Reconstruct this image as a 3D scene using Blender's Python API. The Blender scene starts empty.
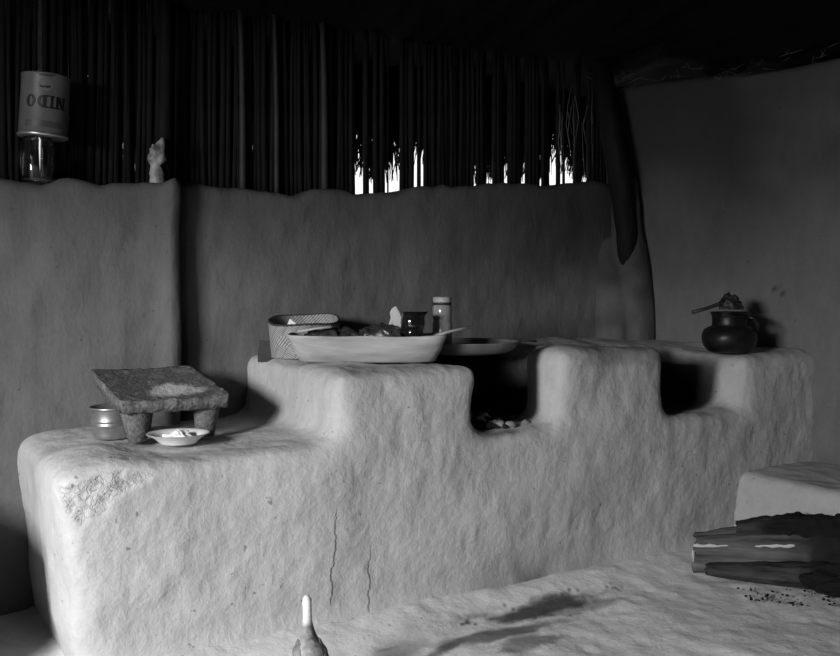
import bpy, bmesh, math, random
import numpy as np
from mathutils import Vector, Matrix

random.seed(7)
rng = np.random.RandomState(7)
C = bpy.context.scene.collection
S = bpy.context.scene
PI = math.pi
TH = math.radians(31)          # the camera looks 31 degrees to the right of the back wall's normal
CS, SN = math.cos(TH), math.sin(TH)

# ------------------------------------------------------------------ camera, light, exposure
cam_d = bpy.data.cameras.new('camera'); cam = bpy.data.objects.new('camera', cam_d); C.objects.link(cam)
cam.location = (0, 0, 1.0)
cam.rotation_euler = (PI/2, 0, -TH)
cam_d.sensor_width = 36.0
cam_d.lens = 950/840*36
cam_d.shift_y = -40/840
cam_d.clip_start = 0.02
S.camera = cam

w = bpy.data.worlds.new('sky'); S.world = w; w.use_nodes = True
w.node_tree.nodes['Background'].inputs[0].default_value = (1, 1, 1, 1)
w.node_tree.nodes['Background'].inputs[1].default_value = 1.2

def area(name, loc, target, sx, sy, energy):
    l = bpy.data.lights.new(name, 'AREA'); l.shape = 'RECTANGLE'; l.size = sx; l.size_y = sy; l.energy = energy
    o = bpy.data.objects.new(name, l); C.objects.link(o); o.location = loc
    d = Vector(target) - Vector(loc)
    o.rotation_euler = d.to_track_quat('-Z', 'Y').to_euler()
    return o
area('doorway_daylight', (-2.7, 0.35, 1.85), (1.0, 2.5, 0.50), 1.1, 1.1, 370)

S.view_settings.view_transform = 'Standard'
S.view_settings.look = 'None'
S.view_settings.gamma = 1.0
S.view_settings.use_curve_mapping = False
S.view_settings.exposure = 0.0

# ------------------------------------------------------------------ helpers
def W(a, d, z=0.0):
    """a to the right and d ahead of where the photographer stood -> world"""
    return Vector((a*CS + d*SN, -a*SN + d*CS, z))

def tag(o, label=None, cat=None, group=None, kind=None):
    if label: o['label'] = label
    if cat: o['category'] = cat
    if group: o['group'] = group
    if kind: o['kind'] = kind
    return o

def empty(name, loc, rz=0.0):
    o = bpy.data.objects.new(name, None); C.objects.link(o)
    o.location = loc; o.rotation_euler = (0, 0, rz); o.empty_display_size = 0.05
    return o

def mesh(name, v, f, m, parent=None, loc=None, rz=None, smooth=True, attrs=None):
    me = bpy.data.meshes.new(name)
    me.from_pydata([tuple(map(float, p)) for p in v], [], [tuple(map(int, q)) for q in f])
    if attrs:
        for k, a in attrs.items():
            at = me.attributes.new(k, 'FLOAT', 'POINT'); at.data.foreach_set('value', np.asarray(a, dtype=np.float32))
    bm = bmesh.new(); bm.from_mesh(me); bmesh.ops.recalc_face_normals(bm, faces=bm.faces); bm.to_mesh(me); bm.free()
    me.materials.append(m)
    if smooth: me.polygons.foreach_set('use_smooth', [True]*len(me.polygons))
    me.update()
    o = bpy.data.objects.new(name, me); C.objects.link(o)
    if parent: o.parent = parent
    if loc is not None: o.location = loc
    if rz is not None: o.rotation_euler = (0, 0, rz)
    return o

# --- value noise, vectorised
def _h(ix, iy, iz, s):
    n = (ix.astype(np.int64)*374761393 + iy.astype(np.int64)*668265263 + iz.astype(np.int64)*2147483647 + s*1013904223) & 0xffffffff
    n = ((n ^ (n >> 13))*1274126177) & 0xffffffff
    n = ((n ^ (n >> 16))*2246822519) & 0xffffffff
    return ((n ^ (n >> 15)) & 0xffffff)/float(0xffffff)
def vnoise(P, scale=1.0, seed=0):
    P = np.asarray(P, float)*scale + 100.37
    i = np.floor(P); f = P - i; f = f*f*f*(f*(f*6-15)+10)
    i = i.astype(np.int64); r = 0
    for dx in (0, 1):
        for dy in (0, 1):
            for dz in (0, 1):
                wgt = (f[:, 0] if dx else 1-f[:, 0])*(f[:, 1] if dy else 1-f[:, 1])*(f[:, 2] if dz else 1-f[:, 2])
                r = r + wgt*_h(i[:, 0]+dx, i[:, 1]+dy, i[:, 2]+dz, seed)
    return r*2-1
def fbm(P, scale, octs=4, seed=0, gain=0.5):
    r = 0; a = 1
    for o in range(octs):
        r = r + a*vnoise(P, scale*2**o, seed+o*17); a *= gain
    return r
def sst(x, a, b):
    t = np.clip((x-a)/(b-a), 0, 1); return t*t*(3-2*t)
def box_mask(P, lo, hi, soft):
    m = 1
    for k in range(3):
        m = m*sst(P[:, k], lo[k]-soft, lo[k]+soft)*(1-sst(P[:, k], hi[k]-soft, hi[k]+soft))
    return m

# --- basic shapes (verts, faces)
def lathe(prof, n=48, closed_bottom=True, closed_top=False):
    v = []; f = []
    for r, z in prof:
        for k in range(n):
            t = 2*PI*k/n; v.append((r*math.cos(t), r*math.sin(t), z))
    for i in range(len(prof)-1):
        for k in range(n):
            a = i*n+k; b = i*n+(k+1) % n; f.append((a, b, b+n, a+n))
    if closed_bottom: f.append(tuple(range(n-1, -1, -1)))
    if closed_top: f.append(tuple(range((len(prof)-1)*n, len(prof)*n)))
    return v, f
def tube(path, radii, n=10, cap=True, squash=1.0):
    path = [Vector(p) for p in path]; v = []; f = []
    if not hasattr(radii, '__len__'): radii = [radii]*len(path)
    up = Vector((0, 0, 1))
    for i, p in enumerate(path):
        t = (path[min(i+1, len(path)-1)] - path[max(i-1, 0)]).normalized()
        u = up if abs(t.dot(up)) < .95 else Vector((1, 0, 0))
        s = t.cross(u).normalized(); q = s.cross(t).normalized()
        for k in range(n):
            a = 2*PI*k/n
            v.append(tuple(p + s*math.cos(a)*radii[i] + q*math.sin(a)*radii[i]*squash))
    for i in range(len(path)-1):
        for k in range(n):
            a = i*n+k; b = i*n+(k+1) % n; f.append((a, b, b+n, a+n))
    if cap:
        f.append(tuple(range(n))); f.append(tuple(range((len(path)-1)*n, len(path)*n)))
    return v, f
def sphere(rx, ry, rz, nu=24, nv=16, c=(0, 0, 0)):
    v = [(c[0], c[1], c[2]-rz)]; f = []
    for j in range(1, nv):
        ph = -PI/2 + PI*j/nv
        for k in range(nu):
            t = 2*PI*k/nu
            v.append((c[0]+rx*math.cos(ph)*math.cos(t), c[1]+ry*math.cos(ph)*math.sin(t), c[2]+rz*math.sin(ph)))
    v.append((c[0], c[1], c[2]+rz)); top = len(v)-1
    for k in range(nu):
        f.append((0, 1+(k+1) % nu, 1+k)); f.append((top, top-nu+k, top-nu+(k+1) % nu))
    for j in range(nv-2):
        for k in range(nu):
            a = 1+j*nu+k; b = 1+j*nu+(k+1) % nu; f.append((a, b, b+nu, a+nu))
    return v, f
def join(*parts):
    v = []; f = []
    for pv, pf in parts:
        o = len(v); v += list(pv); f += [tuple(i+o for i in q) for q in pf]
    return v, f
def moved(part, loc=(0, 0, 0), R=None):
    M = (Matrix.Translation(loc) @ R.to_4x4()) if R else Matrix.Translation(loc)
    return [tuple(M @ Vector(p)) for p in part[0]], part[1]
def hexa(c):
    """8 corners: bottom four ccw, top four ccw"""
    return list(c), [(3, 2, 1, 0), (4, 5, 6, 7), (0, 1, 5, 4), (1, 2, 6, 5), (2, 3, 7, 6), (3, 0, 4, 7)]
def box(x0, x1, y0, y1, z0, z1):
    return hexa([(x0, y0, z0), (x1, y0, z0), (x1, y1, z0), (x0, y1, z0), (x0, y0, z1), (x1, y0, z1), (x1, y1, z1), (x0, y1, z1)])
def lump(rx, ry, rz, amp, sc, seed, nu=48, nv=32, ridged=False, zmin=None):
    v, f = sphere(rx, ry, rz, nu, nv); P = np.array(v)
    n = fbm(P, sc, 4, seed)
    if ridged: n = 0.6-np.abs(n)*1.6
    P = P*(1+amp*n)[:, None]
    if zmin is not None: P[:, 2] = np.maximum(P[:, 2], zmin)
    return P.tolist(), f

def grow(name, parts, m, voxel=0.008, smooth=45, post=None):
    """union of solids -> one rounded lump of clay"""
    v, f = join(*parts)
    me = bpy.data.meshes.new('tmp'); me.from_pydata(v, [], f)
    bm = bmesh.new(); bm.from_mesh(me); bmesh.ops.recalc_face_normals(bm, faces=bm.faces); bm.to_mesh(me); bm.free()
    o = bpy.data.objects.new('tmp', me); C.objects.link(o)
    r = o.modifiers.new('r', 'REMESH'); r.mode = 'VOXEL'; r.voxel_size = voxel
    s = o.modifiers.new('s', 'SMOOTH'); s.factor = 0.6; s.iterations = smooth
    dg = bpy.context.evaluated_depsgraph_get(); dg.update()
    out = bpy.data.meshes.new_from_object(o.evaluated_get(dg))
    bpy.data.objects.remove(o)
    n = len(out.vertices)
    P = np.empty(n*3); out.vertices.foreach_get('co', P); P = P.reshape(-1, 3)
    N = np.empty(n*3, dtype=np.float32); out.vertex_normals.foreach_get('vector', N); N = N.reshape(-1, 3)
    attrs = {}
    if post: P, attrs = post(P, N)
    out.vertices.foreach_set('co', P.ravel())
    for k, a in attrs.items():
        at = out.attributes.new(k, 'FLOAT', 'POINT'); at.data.foreach_set('value', np.asarray(a, dtype=np.float32))
    out.materials.clear(); out.materials.append(m)
    out.polygons.foreach_set('use_smooth', [True]*len(out.polygons)); out.update()
    out.name = name
    ob = bpy.data.objects.new(name, out); C.objects.link(ob)
    return ob

# ------------------------------------------------------------------ materials (all grey: the photograph is black and white)
def new_mat(name):
    m = bpy.data.materials.new(name); m.use_nodes = True
    nt = m.node_tree; b = nt.nodes['Principled BSDF']
    return m, nt, b
def g(v): return (v, v, v, 1)
def N_(nt, t, **kw):
    n = nt.nodes.new(t)
    for k, v in kw.items(): setattr(n, k, v)
    return n
def math_(nt, op, a, b=None, c=None, clamp=False):
    n = N_(nt, 'ShaderNodeMath', operation=op, use_clamp=clamp)
    for i, x in enumerate((a, b, c)):
        if x is None: continue
        if isinstance(x, (int, float)): n.inputs[i].default_value = x
        else: nt.links.new(x, n.inputs[i])
    return n.outputs[0]
def noise_(nt, vec, scale, detail=4, rough=.55, dist=0.0):
    n = N_(nt, 'ShaderNodeTexNoise'); n.inputs['Scale'].default_value = scale; n.inputs['Detail'].default_value = detail
    n.inputs['Roughness'].default_value = rough; n.inputs['Distortion'].default_value = dist
    nt.links.new(vec, n.inputs['Vector']); return n.outputs[0]
def maprange(nt, x, a, b, c, d):
    n = N_(nt, 'ShaderNodeMapRange'); n.inputs[1].default_value = a; n.inputs[2].default_value = b
    n.inputs[3].default_value = c; n.inputs[4].default_value = d; nt.links.new(x, n.inputs[0]); return n.outputs[0]
def objvec(nt, scale=(1, 1, 1)):
    t = N_(nt, 'ShaderNodeTexCoord'); mp = N_(nt, 'ShaderNodeMapping'); mp.inputs['Scale'].default_value = scale
    nt.links.new(t.outputs['Object'], mp.inputs['Vector']); return mp.outputs[0]
def attr_(nt, name):
    a = N_(nt, 'ShaderNodeAttribute', attribute_name=name); return a.outputs['Fac']

def mud(name, base, contrast=.15, bump=.5, stretch=(1, 1, .7), cracks=(), soot=True, fine=60, rough=.95, speck=.5):
    m, nt, b = new_mat(name)
    ov = objvec(nt); sv = objvec(nt, stretch)
    n1 = noise_(nt, ov, 2.3, 5, .6); n2 = noise_(nt, sv, 26, 6, .62); n3 = noise_(nt, ov, fine, 3, .6)
    n4 = noise_(nt, sv, 11, 2, .5, .4)
    t = math_(nt, 'ADD', maprange(nt, n1, .3, .7, -1, 1), math_(nt, 'MULTIPLY', maprange(nt, n2, .3, .7, -1, 1), .7))
    t = math_(nt, 'ADD', t, math_(nt, 'MULTIPLY', maprange(nt, n3, .3, .7, -1, 1), .4))
    val = math_(nt, 'MULTIPLY', math_(nt, 'ADD', math_(nt, 'MULTIPLY', t, contrast*.5), 1.0), base)
    # small dark pits and flecks of straw
    sp = maprange(nt, noise_(nt, ov, 45, 2, .5), .70, .76, 1.0, 1-speck)
    val = math_(nt, 'MULTIPLY', val, sp)
    h = math_(nt, 'ADD', math_(nt, 'MULTIPLY', n2, 1.0), math_(nt, 'MULTIPLY', n4, .5))
    h = math_(nt, 'ADD', h, math_(nt, 'MULTIPLY', n3, .5))
    for (cx, z0, z1, wd) in cracks:
        t_ = N_(nt, 'ShaderNodeTexCoord'); sx = N_(nt, 'ShaderNodeSeparateXYZ'); nt.links.new(t_.outputs['Object'], sx.inputs[0])
        wob = math_(nt, 'MULTIPLY', math_(nt, 'SUBTRACT', noise_(nt, objvec(nt, (0, 0, 1)), 9, 6, .7), .5), .09)
        d = math_(nt, 'ABSOLUTE', math_(nt, 'SUBTRACT', math_(nt, 'SUBTRACT', sx.outputs[0], cx), wob))
        line = maprange(nt, d, wd*.4, wd, 1, 0)
        win = math_(nt, 'MULTIPLY', maprange(nt, sx.outputs[2], z0, z0+.02, 0, 1), maprange(nt, sx.outputs[2], z1-.08, z1, 1, 0))
        front = maprange(nt, sx.outputs[1], 2.60, 2.61, 1, 0)
        line = math_(nt, 'MULTIPLY', math_(nt, 'MULTIPLY', line, win), front)
        h = math_(nt, 'SUBTRACT', h, math_(nt, 'MULTIPLY', line, 1.2))
        val = math_(nt, 'MULTIPLY', val, math_(nt, 'SUBTRACT', 1.0, math_(nt, 'MULTIPLY', line, .6)))
    if name == 'pale_clay':
        ch = attr_(nt, 'chip')
        vo = N_(nt, 'ShaderNodeTexVoronoi', feature='DISTANCE_TO_EDGE'); vo.inputs['Scale'].default_value = 34
        mxv = N_(nt, 'ShaderNodeVectorMath', operation='ADD'); nz3 = N_(nt, 'ShaderNodeTexNoise'); nz3.inputs['Scale'].default_value = 30; nz3.inputs['Detail'].default_value = 4
        sc3 = N_(nt, 'ShaderNodeVectorMath', operation='SCALE'); sc3.inputs['Scale'].default_value = .10
        nt.links.new(ov, nz3.inputs['Vector']); nt.links.new(nz3.outputs['Color'], sc3.inputs[0]); nt.links.new(sc3.outputs[0], mxv.inputs[1]); nt.links.new(ov, mxv.inputs[0]); nt.links.new(mxv.outputs[0], vo.inputs['Vector'])
        ln = math_(nt, 'MULTIPLY', maprange(nt, vo.outputs['Distance'], .0, .13, 1, 0), ch)
        h = math_(nt, 'SUBTRACT', h, math_(nt, 'MULTIPLY', ln, 1.0))
        rr2 = math_(nt, 'MULTIPLY', math_(nt, 'MULTIPLY', noise_(nt, ov, 55, 5, .7), ch), 1.5)
        h = math_(nt, 'ADD', h, rr2)
        val = math_(nt, 'MULTIPLY', val, math_(nt, 'SUBTRACT', 1.0, math_(nt, 'MULTIPLY', ln, .28)))
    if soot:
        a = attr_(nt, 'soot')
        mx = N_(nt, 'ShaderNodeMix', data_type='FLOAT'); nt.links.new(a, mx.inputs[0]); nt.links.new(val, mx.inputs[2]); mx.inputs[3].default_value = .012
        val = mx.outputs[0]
    cb = N_(nt, 'ShaderNodeCombineColor')
    for k in range(3): nt.links.new(val, cb.inputs[k])
    nt.links.new(cb.outputs[0], b.inputs['Base Color'])
    b.inputs['Roughness'].default_value = rough; b.inputs['Specular IOR Level'].default_value = .15
    bp = N_(nt, 'ShaderNodeBump'); bp.inputs['Strength'].default_value = bump; bp.inputs['Distance'].default_value = .012
    nt.links.new(h, bp.inputs['Height']); nt.links.new(bp.outputs[0], b.inputs['Normal'])
    return m

def plain(name, base, rough=.6, metal=0, spec=.4, contrast=.2, scale=30, bump=.2, stretch=(1, 1, 1), bdist=.003, attr=None, attr_to=.02, detail=4, coat=0):
    m, nt, b = new_mat(name)
    n = noise_(nt, objvec(nt, stretch), scale, detail, .6)
    val = math_(nt, 'MULTIPLY', maprange(nt, n, .25, .75, 1-contrast, 1+contrast), base)
    if attr:
        mx = N_(nt, 'ShaderNodeMix', data_type='FLOAT'); nt.links.new(attr_(nt, attr), mx.inputs[0]); nt.links.new(val, mx.inputs[2]); mx.inputs[3].default_value = attr_to
        val = mx.outputs[0]
    cb = N_(nt, 'ShaderNodeCombineColor')
    for k in range(3): nt.links.new(val, cb.inputs[k])
    nt.links.new(cb.outputs[0], b.inputs['Base Color'])
    b.inputs['Roughness'].default_value = rough; b.inputs['Metallic'].default_value = metal; b.inputs['Specular IOR Level'].default_value = spec
    b.inputs['Coat Weight'].default_value = coat
    if bump:
        bp = N_(nt, 'ShaderNodeBump'); bp.inputs['Strength'].default_value = bump; bp.inputs['Distance'].default_value = bdist
        nt.links.new(n, bp.inputs['Height']); nt.links.new(bp.outputs[0], b.inputs['Normal'])
    return m

M = {}
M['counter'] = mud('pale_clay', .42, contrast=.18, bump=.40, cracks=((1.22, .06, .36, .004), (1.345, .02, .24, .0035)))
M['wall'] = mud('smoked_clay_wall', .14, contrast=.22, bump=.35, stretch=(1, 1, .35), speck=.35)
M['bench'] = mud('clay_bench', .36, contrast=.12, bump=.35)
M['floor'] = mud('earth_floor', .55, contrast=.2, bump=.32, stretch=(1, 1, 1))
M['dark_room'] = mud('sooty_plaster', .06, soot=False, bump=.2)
M['thatch'] = plain('sooty_thatch', .004, .9, spec=.1, contrast=.5, scale=8, stretch=(12, 12, 1), bump=.6, bdist=.02)
M['cane'] = plain('smoked_cane', .007, .75, spec=.12, contrast=.55, scale=18, stretch=(2, 2, .4), bump=.4)
M['cane_pale'] = plain('pale_cane', .026, .65, spec=.3, contrast=.4, scale=18, stretch=(2, 2, .4), bump=.4)
M['straw'] = plain('dry_straw', .09, .7, contrast=.4, bump=0)
M['basalt'] = plain('pitted_basalt', .12, .9, spec=.2, contrast=.55, scale=95, bump=1.0, bdist=.006, attr='meal', attr_to=.62)
M['tin'] = plain('galvanised_tin', .42, .38, metal=.85, contrast=.25, scale=22, bump=.05)
M['enamel'] = plain('white_enamel', .82, .22, contrast=.03, bump=0)
M['dough'] = plain('pale_dough', .85, .9, contrast=.06, scale=60, bump=.4)
M['wood_tray'] = plain('worn_tray_wood', .38, .75, contrast=.35, scale=9, stretch=(.5, 3, 3), bump=.25)
M['palm'] = plain('woven_palm', .36, .75, contrast=.2, scale=40, bump=.2, attr='gap', attr_to=.03)
M['palm_dark'] = plain('dark_woven_palm', .045, .8, contrast=.3, scale=40, bump=.2, attr='gap', attr_to=.015)
M['cloth'] = plain('greasy_dark_cloth', .035, .38, spec=.6, contrast=.7, scale=16, bump=.5, bdist=.006, attr='pale', attr_to=.35)
M['paper'] = plain('crumpled_paper', .50, .85, contrast=.12, scale=25, bump=.3)
M['plastic'] = plain('grimy_wrapper', .22, .5, contrast=.9, scale=24, bump=.5, bdist=.01, detail=2)
M['glaze'] = plain('black_glazed_clay', .010, .12, spec=.6, contrast=.3, scale=20, bump=.1, coat=.5)
M['pot'] = plain('smoked_pot_clay', .008, .38, spec=.25, contrast=.8, scale=18, bump=.3)
M['lid'] = plain('pale_jar_lid', .34, .6, metal=.0, contrast=.1, bump=0)
M['stick'] = plain('pale_peeled_wood', .38, .6, contrast=.2, scale=20, bump=.1)
M['dark_wood'] = plain('dark_wood', .022, .6, contrast=.4, scale=30, bump=.2)
M['iron'] = plain('blackened_griddle', .17, .6, spec=.3, contrast=.3, scale=12, bump=.1)
M['label'] = plain('can_label', .085, .45, contrast=.12, scale=20, bump=0)
M['label_dark'] = plain('can_label_band', .045, .5, contrast=.2, scale=20, bump=0)
M['ink'] = plain('black_ink', .006, .5, contrast=.1, bump=0)
M['ash'] = plain('ash_and_charcoal', .30, .95, contrast=.4, scale=30, bump=.3, attr='coal', attr_to=.012)
M['split'] = plain('split_firewood', .09, .85, spec=.15, contrast=.85, scale=14, stretch=(.2, 3, 3), bump=1.0, bdist=.006, attr='char', attr_to=.012)
M['bark'] = plain('firewood_bark', .035, .9, spec=.1, contrast=.9, scale=22, stretch=(.3, 2, 2), bump=1, bdist=.008, attr='char', attr_to=.01)
M['fresh'] = plain('fresh_split_edge', .42, .7, contrast=.25, scale=20, stretch=(.3, 3, 3), bump=.2)
M['feather'] = plain('mottled_feathers', .20, .7, contrast=.95, scale=42, bump=.5, attr='pale', attr_to=.62)
M['wing'] = plain('wing_feathers', .16, .65, contrast=.7, scale=50, stretch=(1, 1, .4), bump=.5)
M['skin'] = plain('bird_skin', .30, .5, contrast=.2, bump=0)
M['eye'] = plain('bird_eye', .01, .1, bump=0)
gm, nt, b = new_mat('jar_glass')
b.inputs['Base Color'].default_value = g(.42); b.inputs['Roughness'].default_value = .12; b.inputs['Transmission Weight'].default_value = .45
b.inputs['IOR'].default_value = 1.45
M['glass'] = gm
gm, nt, b = new_mat('clear_glass')
b.inputs['Base Color'].default_value = g(.9); b.inputs['Roughness'].default_value = .03; b.inputs['Transmission Weight'].default_value = 1.0; b.inputs['IOR'].default_value = 1.4
M['clear'] = gm

# ------------------------------------------------------------------ the room
# earth floor: fine grid in view, coarse around it
def axis(a, b, lo, hi, fine, coarse):
    r = list(np.arange(a, lo, coarse)) + list(np.arange(lo, hi, fine)) + list(np.arange(hi, b+coarse, coarse)); return np.array(r)
gx = axis(-1.6, 4.0, .1, 3.1, .013, .12); gy = axis(-1.8, 3.6, 1.6, 3.3, .013, .12)
XX, YY = np.meshgrid(gx, gy); nx = len(gx); ny = len(gy)
P = np.stack([XX.ravel(), YY.ravel(), np.zeros(XX.size)], 1)
P[:, 2] = .010*fbm(P, 3.0, 4, 3) + .004*fbm(P, 14, 3, 8)
P[:, 2] += .035*sst(P[:, 1], 2.30, 2.52)*sst(P[:, 0], .45, .6) - .012
nz = fbm(P*np.array([1, 2.6, 1]), 6, 6, 31, gain=.65)
def ell(P, cx, cy, rx, ry, rot=0):
    c, s = math.cos(rot), math.sin(rot); dx = P[:, 0]-cx; dy = P[:, 1]-cy
    return np.sqrt(((dx*c+dy*s)/rx)**2 + ((-dx*s+dy*c)/ry)**2)
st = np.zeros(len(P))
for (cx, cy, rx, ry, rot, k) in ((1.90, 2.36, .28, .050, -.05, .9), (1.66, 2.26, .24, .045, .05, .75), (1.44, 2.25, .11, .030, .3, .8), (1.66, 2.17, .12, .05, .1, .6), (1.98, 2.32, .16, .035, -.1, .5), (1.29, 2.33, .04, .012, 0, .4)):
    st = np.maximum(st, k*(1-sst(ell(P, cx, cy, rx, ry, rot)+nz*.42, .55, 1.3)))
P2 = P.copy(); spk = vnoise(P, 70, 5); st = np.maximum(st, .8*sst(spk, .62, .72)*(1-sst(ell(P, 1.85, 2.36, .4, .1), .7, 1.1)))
faces = [(j*nx+i, j*nx+i+1, (j+1)*nx+i+1, (j+1)*nx+i) for j in range(ny-1) for i in range(nx-1)]
tag(mesh('floor', P, faces, M['floor'], attrs={'soot': st}), kind='structure')

# back wall of clay, its top a ragged ledge that carries the canes
def sheet(name, us, profile_fn, m, attr_fn=None):
    """us: parameters along the wall; profile_fn(u) -> list of points; linked into one skin, closed at the ends"""
    rows = [profile_fn(u) for u in us]; k = len(rows[0])
    v = [p for r in rows for p in r]; f = []
    for i in range(len(us)-1):
        for j in range(k-1):
            a = i*k+j; f.append((a, a+1, a+1+k, a+k))
        f.append((i*k+k-1, i*k, (i+1)*k, (i+1)*k+k-1))
    f.append(tuple(range(k))); f.append(tuple(range((len(us)-1)*k, len(us)*k)))
    A = {'soot': attr_fn(np.array(v))} if attr_fn else {'soot': np.zeros(len(v))}
    return mesh(name, v, f, m, attrs=A)
TOPX = [-1.4, .2, .9, .94, .975, 1.0, 1.055, 1.24, 1.64, 1.86, 2.09, 2.35, 2.78, 3.15, 3.8]
TOPZ = [1.34, 1.335, 1.352, 1.375, 1.375, 1.37, 1.368, 1.350, 1.367, 1.385, 1.418, 1.438, 1.465, 1.49, 1.5]
def wall_front(x):
    y = 3.17 + .075*sst(np.array(x), .958, .978)
    y -= .022*np.exp(-((x-.925)/.035)**2)
    y += .035*np.exp(-((x-.985)/.018)**2)
    return float(y)
def wall_profile(x):
    zt = np.interp(x, TOPX, TOPZ) + .010*float(fbm(np.array([[x, 0, 0]]), 9, 3, 4)[0])
    yf = wall_front(x); pts = []
    for z in np.arange(-.05, zt-.05, .02):
        q = np.array([[x, 0, z]])
        pts.append([x, yf, z])
    for a in np.linspace(0, PI/2, 5):
        pts.append([x, yf+.035*(1-math.cos(a)), zt-.035+.035*math.sin(a)])
    for y in np.linspace(yf+.06, 3.50, 8): pts.append([x, y, zt])
    pts.append([x, 3.52, zt-.03]); pts.append([x, 3.52, -.05])
    return pts
us = np.concatenate([np.arange(-1.45, .2, .1), np.arange(.2, .92, .02), np.arange(.92, 1.01, .004), np.arange(1.01, 3.3, .02), [3.45, 3.7, 3.9]])
# equalise the profile length
def eq_profile(x):
    p = wall_profile(x); nz_ = 70; top = 15
    head = p[:-top]; z1 = head[-1][2]
    hd = [[x, head[0][1], z] for z in np.linspace(-.05, z1, nz_)]
    return hd + p[-top:]
def wall_post(rows_fn):
    def f(x):
        pts = np.array(rows_fn(x)); n = .011*fbm(pts*np.array([1, 0, 1]), 3.2, 4, 9) + .004*fbm(pts*np.array([1, .5, .5]), 18, 3, 19)
        fr = pts[:, 1] < 3.45
        pts[fr, 1] += n[fr]; pts[:, 2] += sst(pts[:, 2], 1.22, 1.33)*(.010*fbm(pts*np.array([1, .3, .3]), 11, 3, 2))
        return pts.tolist()
    return f
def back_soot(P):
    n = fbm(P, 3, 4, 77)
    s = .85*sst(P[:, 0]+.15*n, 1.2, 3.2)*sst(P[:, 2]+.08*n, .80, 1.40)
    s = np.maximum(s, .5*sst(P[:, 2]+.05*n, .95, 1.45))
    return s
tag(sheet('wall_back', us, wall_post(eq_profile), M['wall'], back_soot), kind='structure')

# right wall, bending round the corner
cp = np.array([(2.98, 3.40), (3.03, 3.28), (3.075, 3.18), (3.15, 3.05), (3.25, 2.88), (3.335, 2.70), (3.37, 2.5), (3.39, 2.1), (3.42, 1.4), (3.45, .4), (3.48, -.7), (3.5, -1.7)])
seg = np.r_[0, np.cumsum(np.hypot(*np.diff(cp, axis=0).T))]
def catm(t):
    x = np.interp(t, seg, cp[:, 0]); y = np.interp(t, seg, cp[:, 1]); return x, y
def right_profile(t):
    x, y = 0, 0
    for k in np.linspace(-.08, .08, 7):
        a, b2 = catm(np.clip(t+k, 0, seg[-1])); x += a/7; y += b2/7
    x2, y2 = catm(min(t+.05, seg[-1])); x1, y1 = catm(max(t-.05, 0)); d = np.array([x2-x1, y2-y1]); d /= np.linalg.norm(d)
    nrm = np.array([-d[1], d[0]])            # outward (+x)
    if nrm[0] < 0: nrm = -nrm
    zt = 1.93 - .01*t + .012*float(fbm(np.array([[t, 0, 0.]]), 6, 3, 5)[0])
    pts = [[x, y, z] for z in np.linspace(-.05, zt-.03, 90)]
    for a in np.linspace(0, PI/2, 5)[1:]:
        o = .03*(1-math.cos(a)); pts.append([x+nrm[0]*o, y+nrm[1]*o, zt-.03+.03*math.sin(a)])
    pts.append([x+nrm[0]*.2, y+nrm[1]*.2, zt]); pts.append([x+nrm[0]*.2, y+nrm[1]*.2, -.05])
    pts = np.array(pts); n = .014*fbm(pts, 3.0, 4, 12) + .004*fbm(pts, 17, 3, 29)
    pts[:, 0] -= n*nrm[0]*.9; pts[:, 1] -= n*nrm[1]*.9
    return pts.tolist()
def right_soot(P):
    n = fbm(P, 2.5, 4, 78)
    s = .85*sst(P[:, 2]+.12*n, .80, 1.6)*(1-sst(-P[:, 1]+.2*n, -2.9, -1.9))
    s = np.maximum(s, .65*sst(P[:, 2]+.1*n, 1.1, 1.95))
    for (cy, cz, r) in ((2.66, .99, .02), (2.62, .975, .015), (2.64, 1.0, .012)):
        s = np.maximum(s, .7*(1-sst(np.hypot(P[:, 1]-cy, P[:, 2]-cz)+.01*vnoise(P, 70, 3), r*.4, r)))
    return s
ts = np.concatenate([np.arange(0, 1.9, .018), np.arange(1.9, seg[-1], .12)])
tag(sheet('wall_right', ts, right_profile, M['wall'], right_soot), kind='structure')

# left wall with the doorway the light comes through, wall behind the photographer
lw = join(box(-1.50, -1.36, -1.7, .15, -.05, 2.8), box(-1.50, -1.36, 1.75, 3.5, -.05, 2.8), box(-1.50, -1.36, .15, 1.75, 1.62, 2.8))
tag(mesh('wall_left', *lw, M['dark_room'], smooth=False), kind='structure')
tag(mesh('wall_front', *box(-1.5, 3.7, -1.85, -1.7, -.05, 2.8), M['dark_room'], smooth=False), kind='structure')

# thatched roof slab, low over the back wall, shaggy underneath
gx = np.linspace(-1.9, 4.2, 160); gy = np.linspace(-2.0, 4.15, 120)
XX, YY = np.meshgrid(gx, gy); nx, ny = 160, 120
P = np.stack([XX.ravel(), YY.ravel(), np.minimum(np.minimum(2.02+.17*(3.3-YY.ravel()), 1.99+.30*(3.35-XX.ravel())), 2.75)], 1)
lo = P.copy(); lo[:, 2] += .03*fbm(P*np.array([4, .6, 1]), 6, 4, 61); hi = P.copy(); hi[:, 2] += .22
f1 = [(j*nx+i, j*nx+i+1, (j+1)*nx+i+1, (j+1)*nx+i) for j in range(ny-1) for i in range(nx-1)]
n0 = len(P); f2 = [tuple(q+n0 for q in f)[::-1] for f in f1]
rim = [j*nx for j in range(ny)] + [(ny-1)*nx+i for i in range(1, nx)] + [j*nx+nx-1 for j in range(ny-2, -1, -1)] + [i for i in range(nx-2, 0, -1)]
f3 = [(rim[k], rim[(k+1) % len(rim)], rim[(k+1) % len(rim)]+n0, rim[k]+n0) for k in range(len(rim))]
tag(mesh('ceiling', np.vstack([lo, hi]), f1+f2+f3, M['thatch']), kind='structure')

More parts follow.
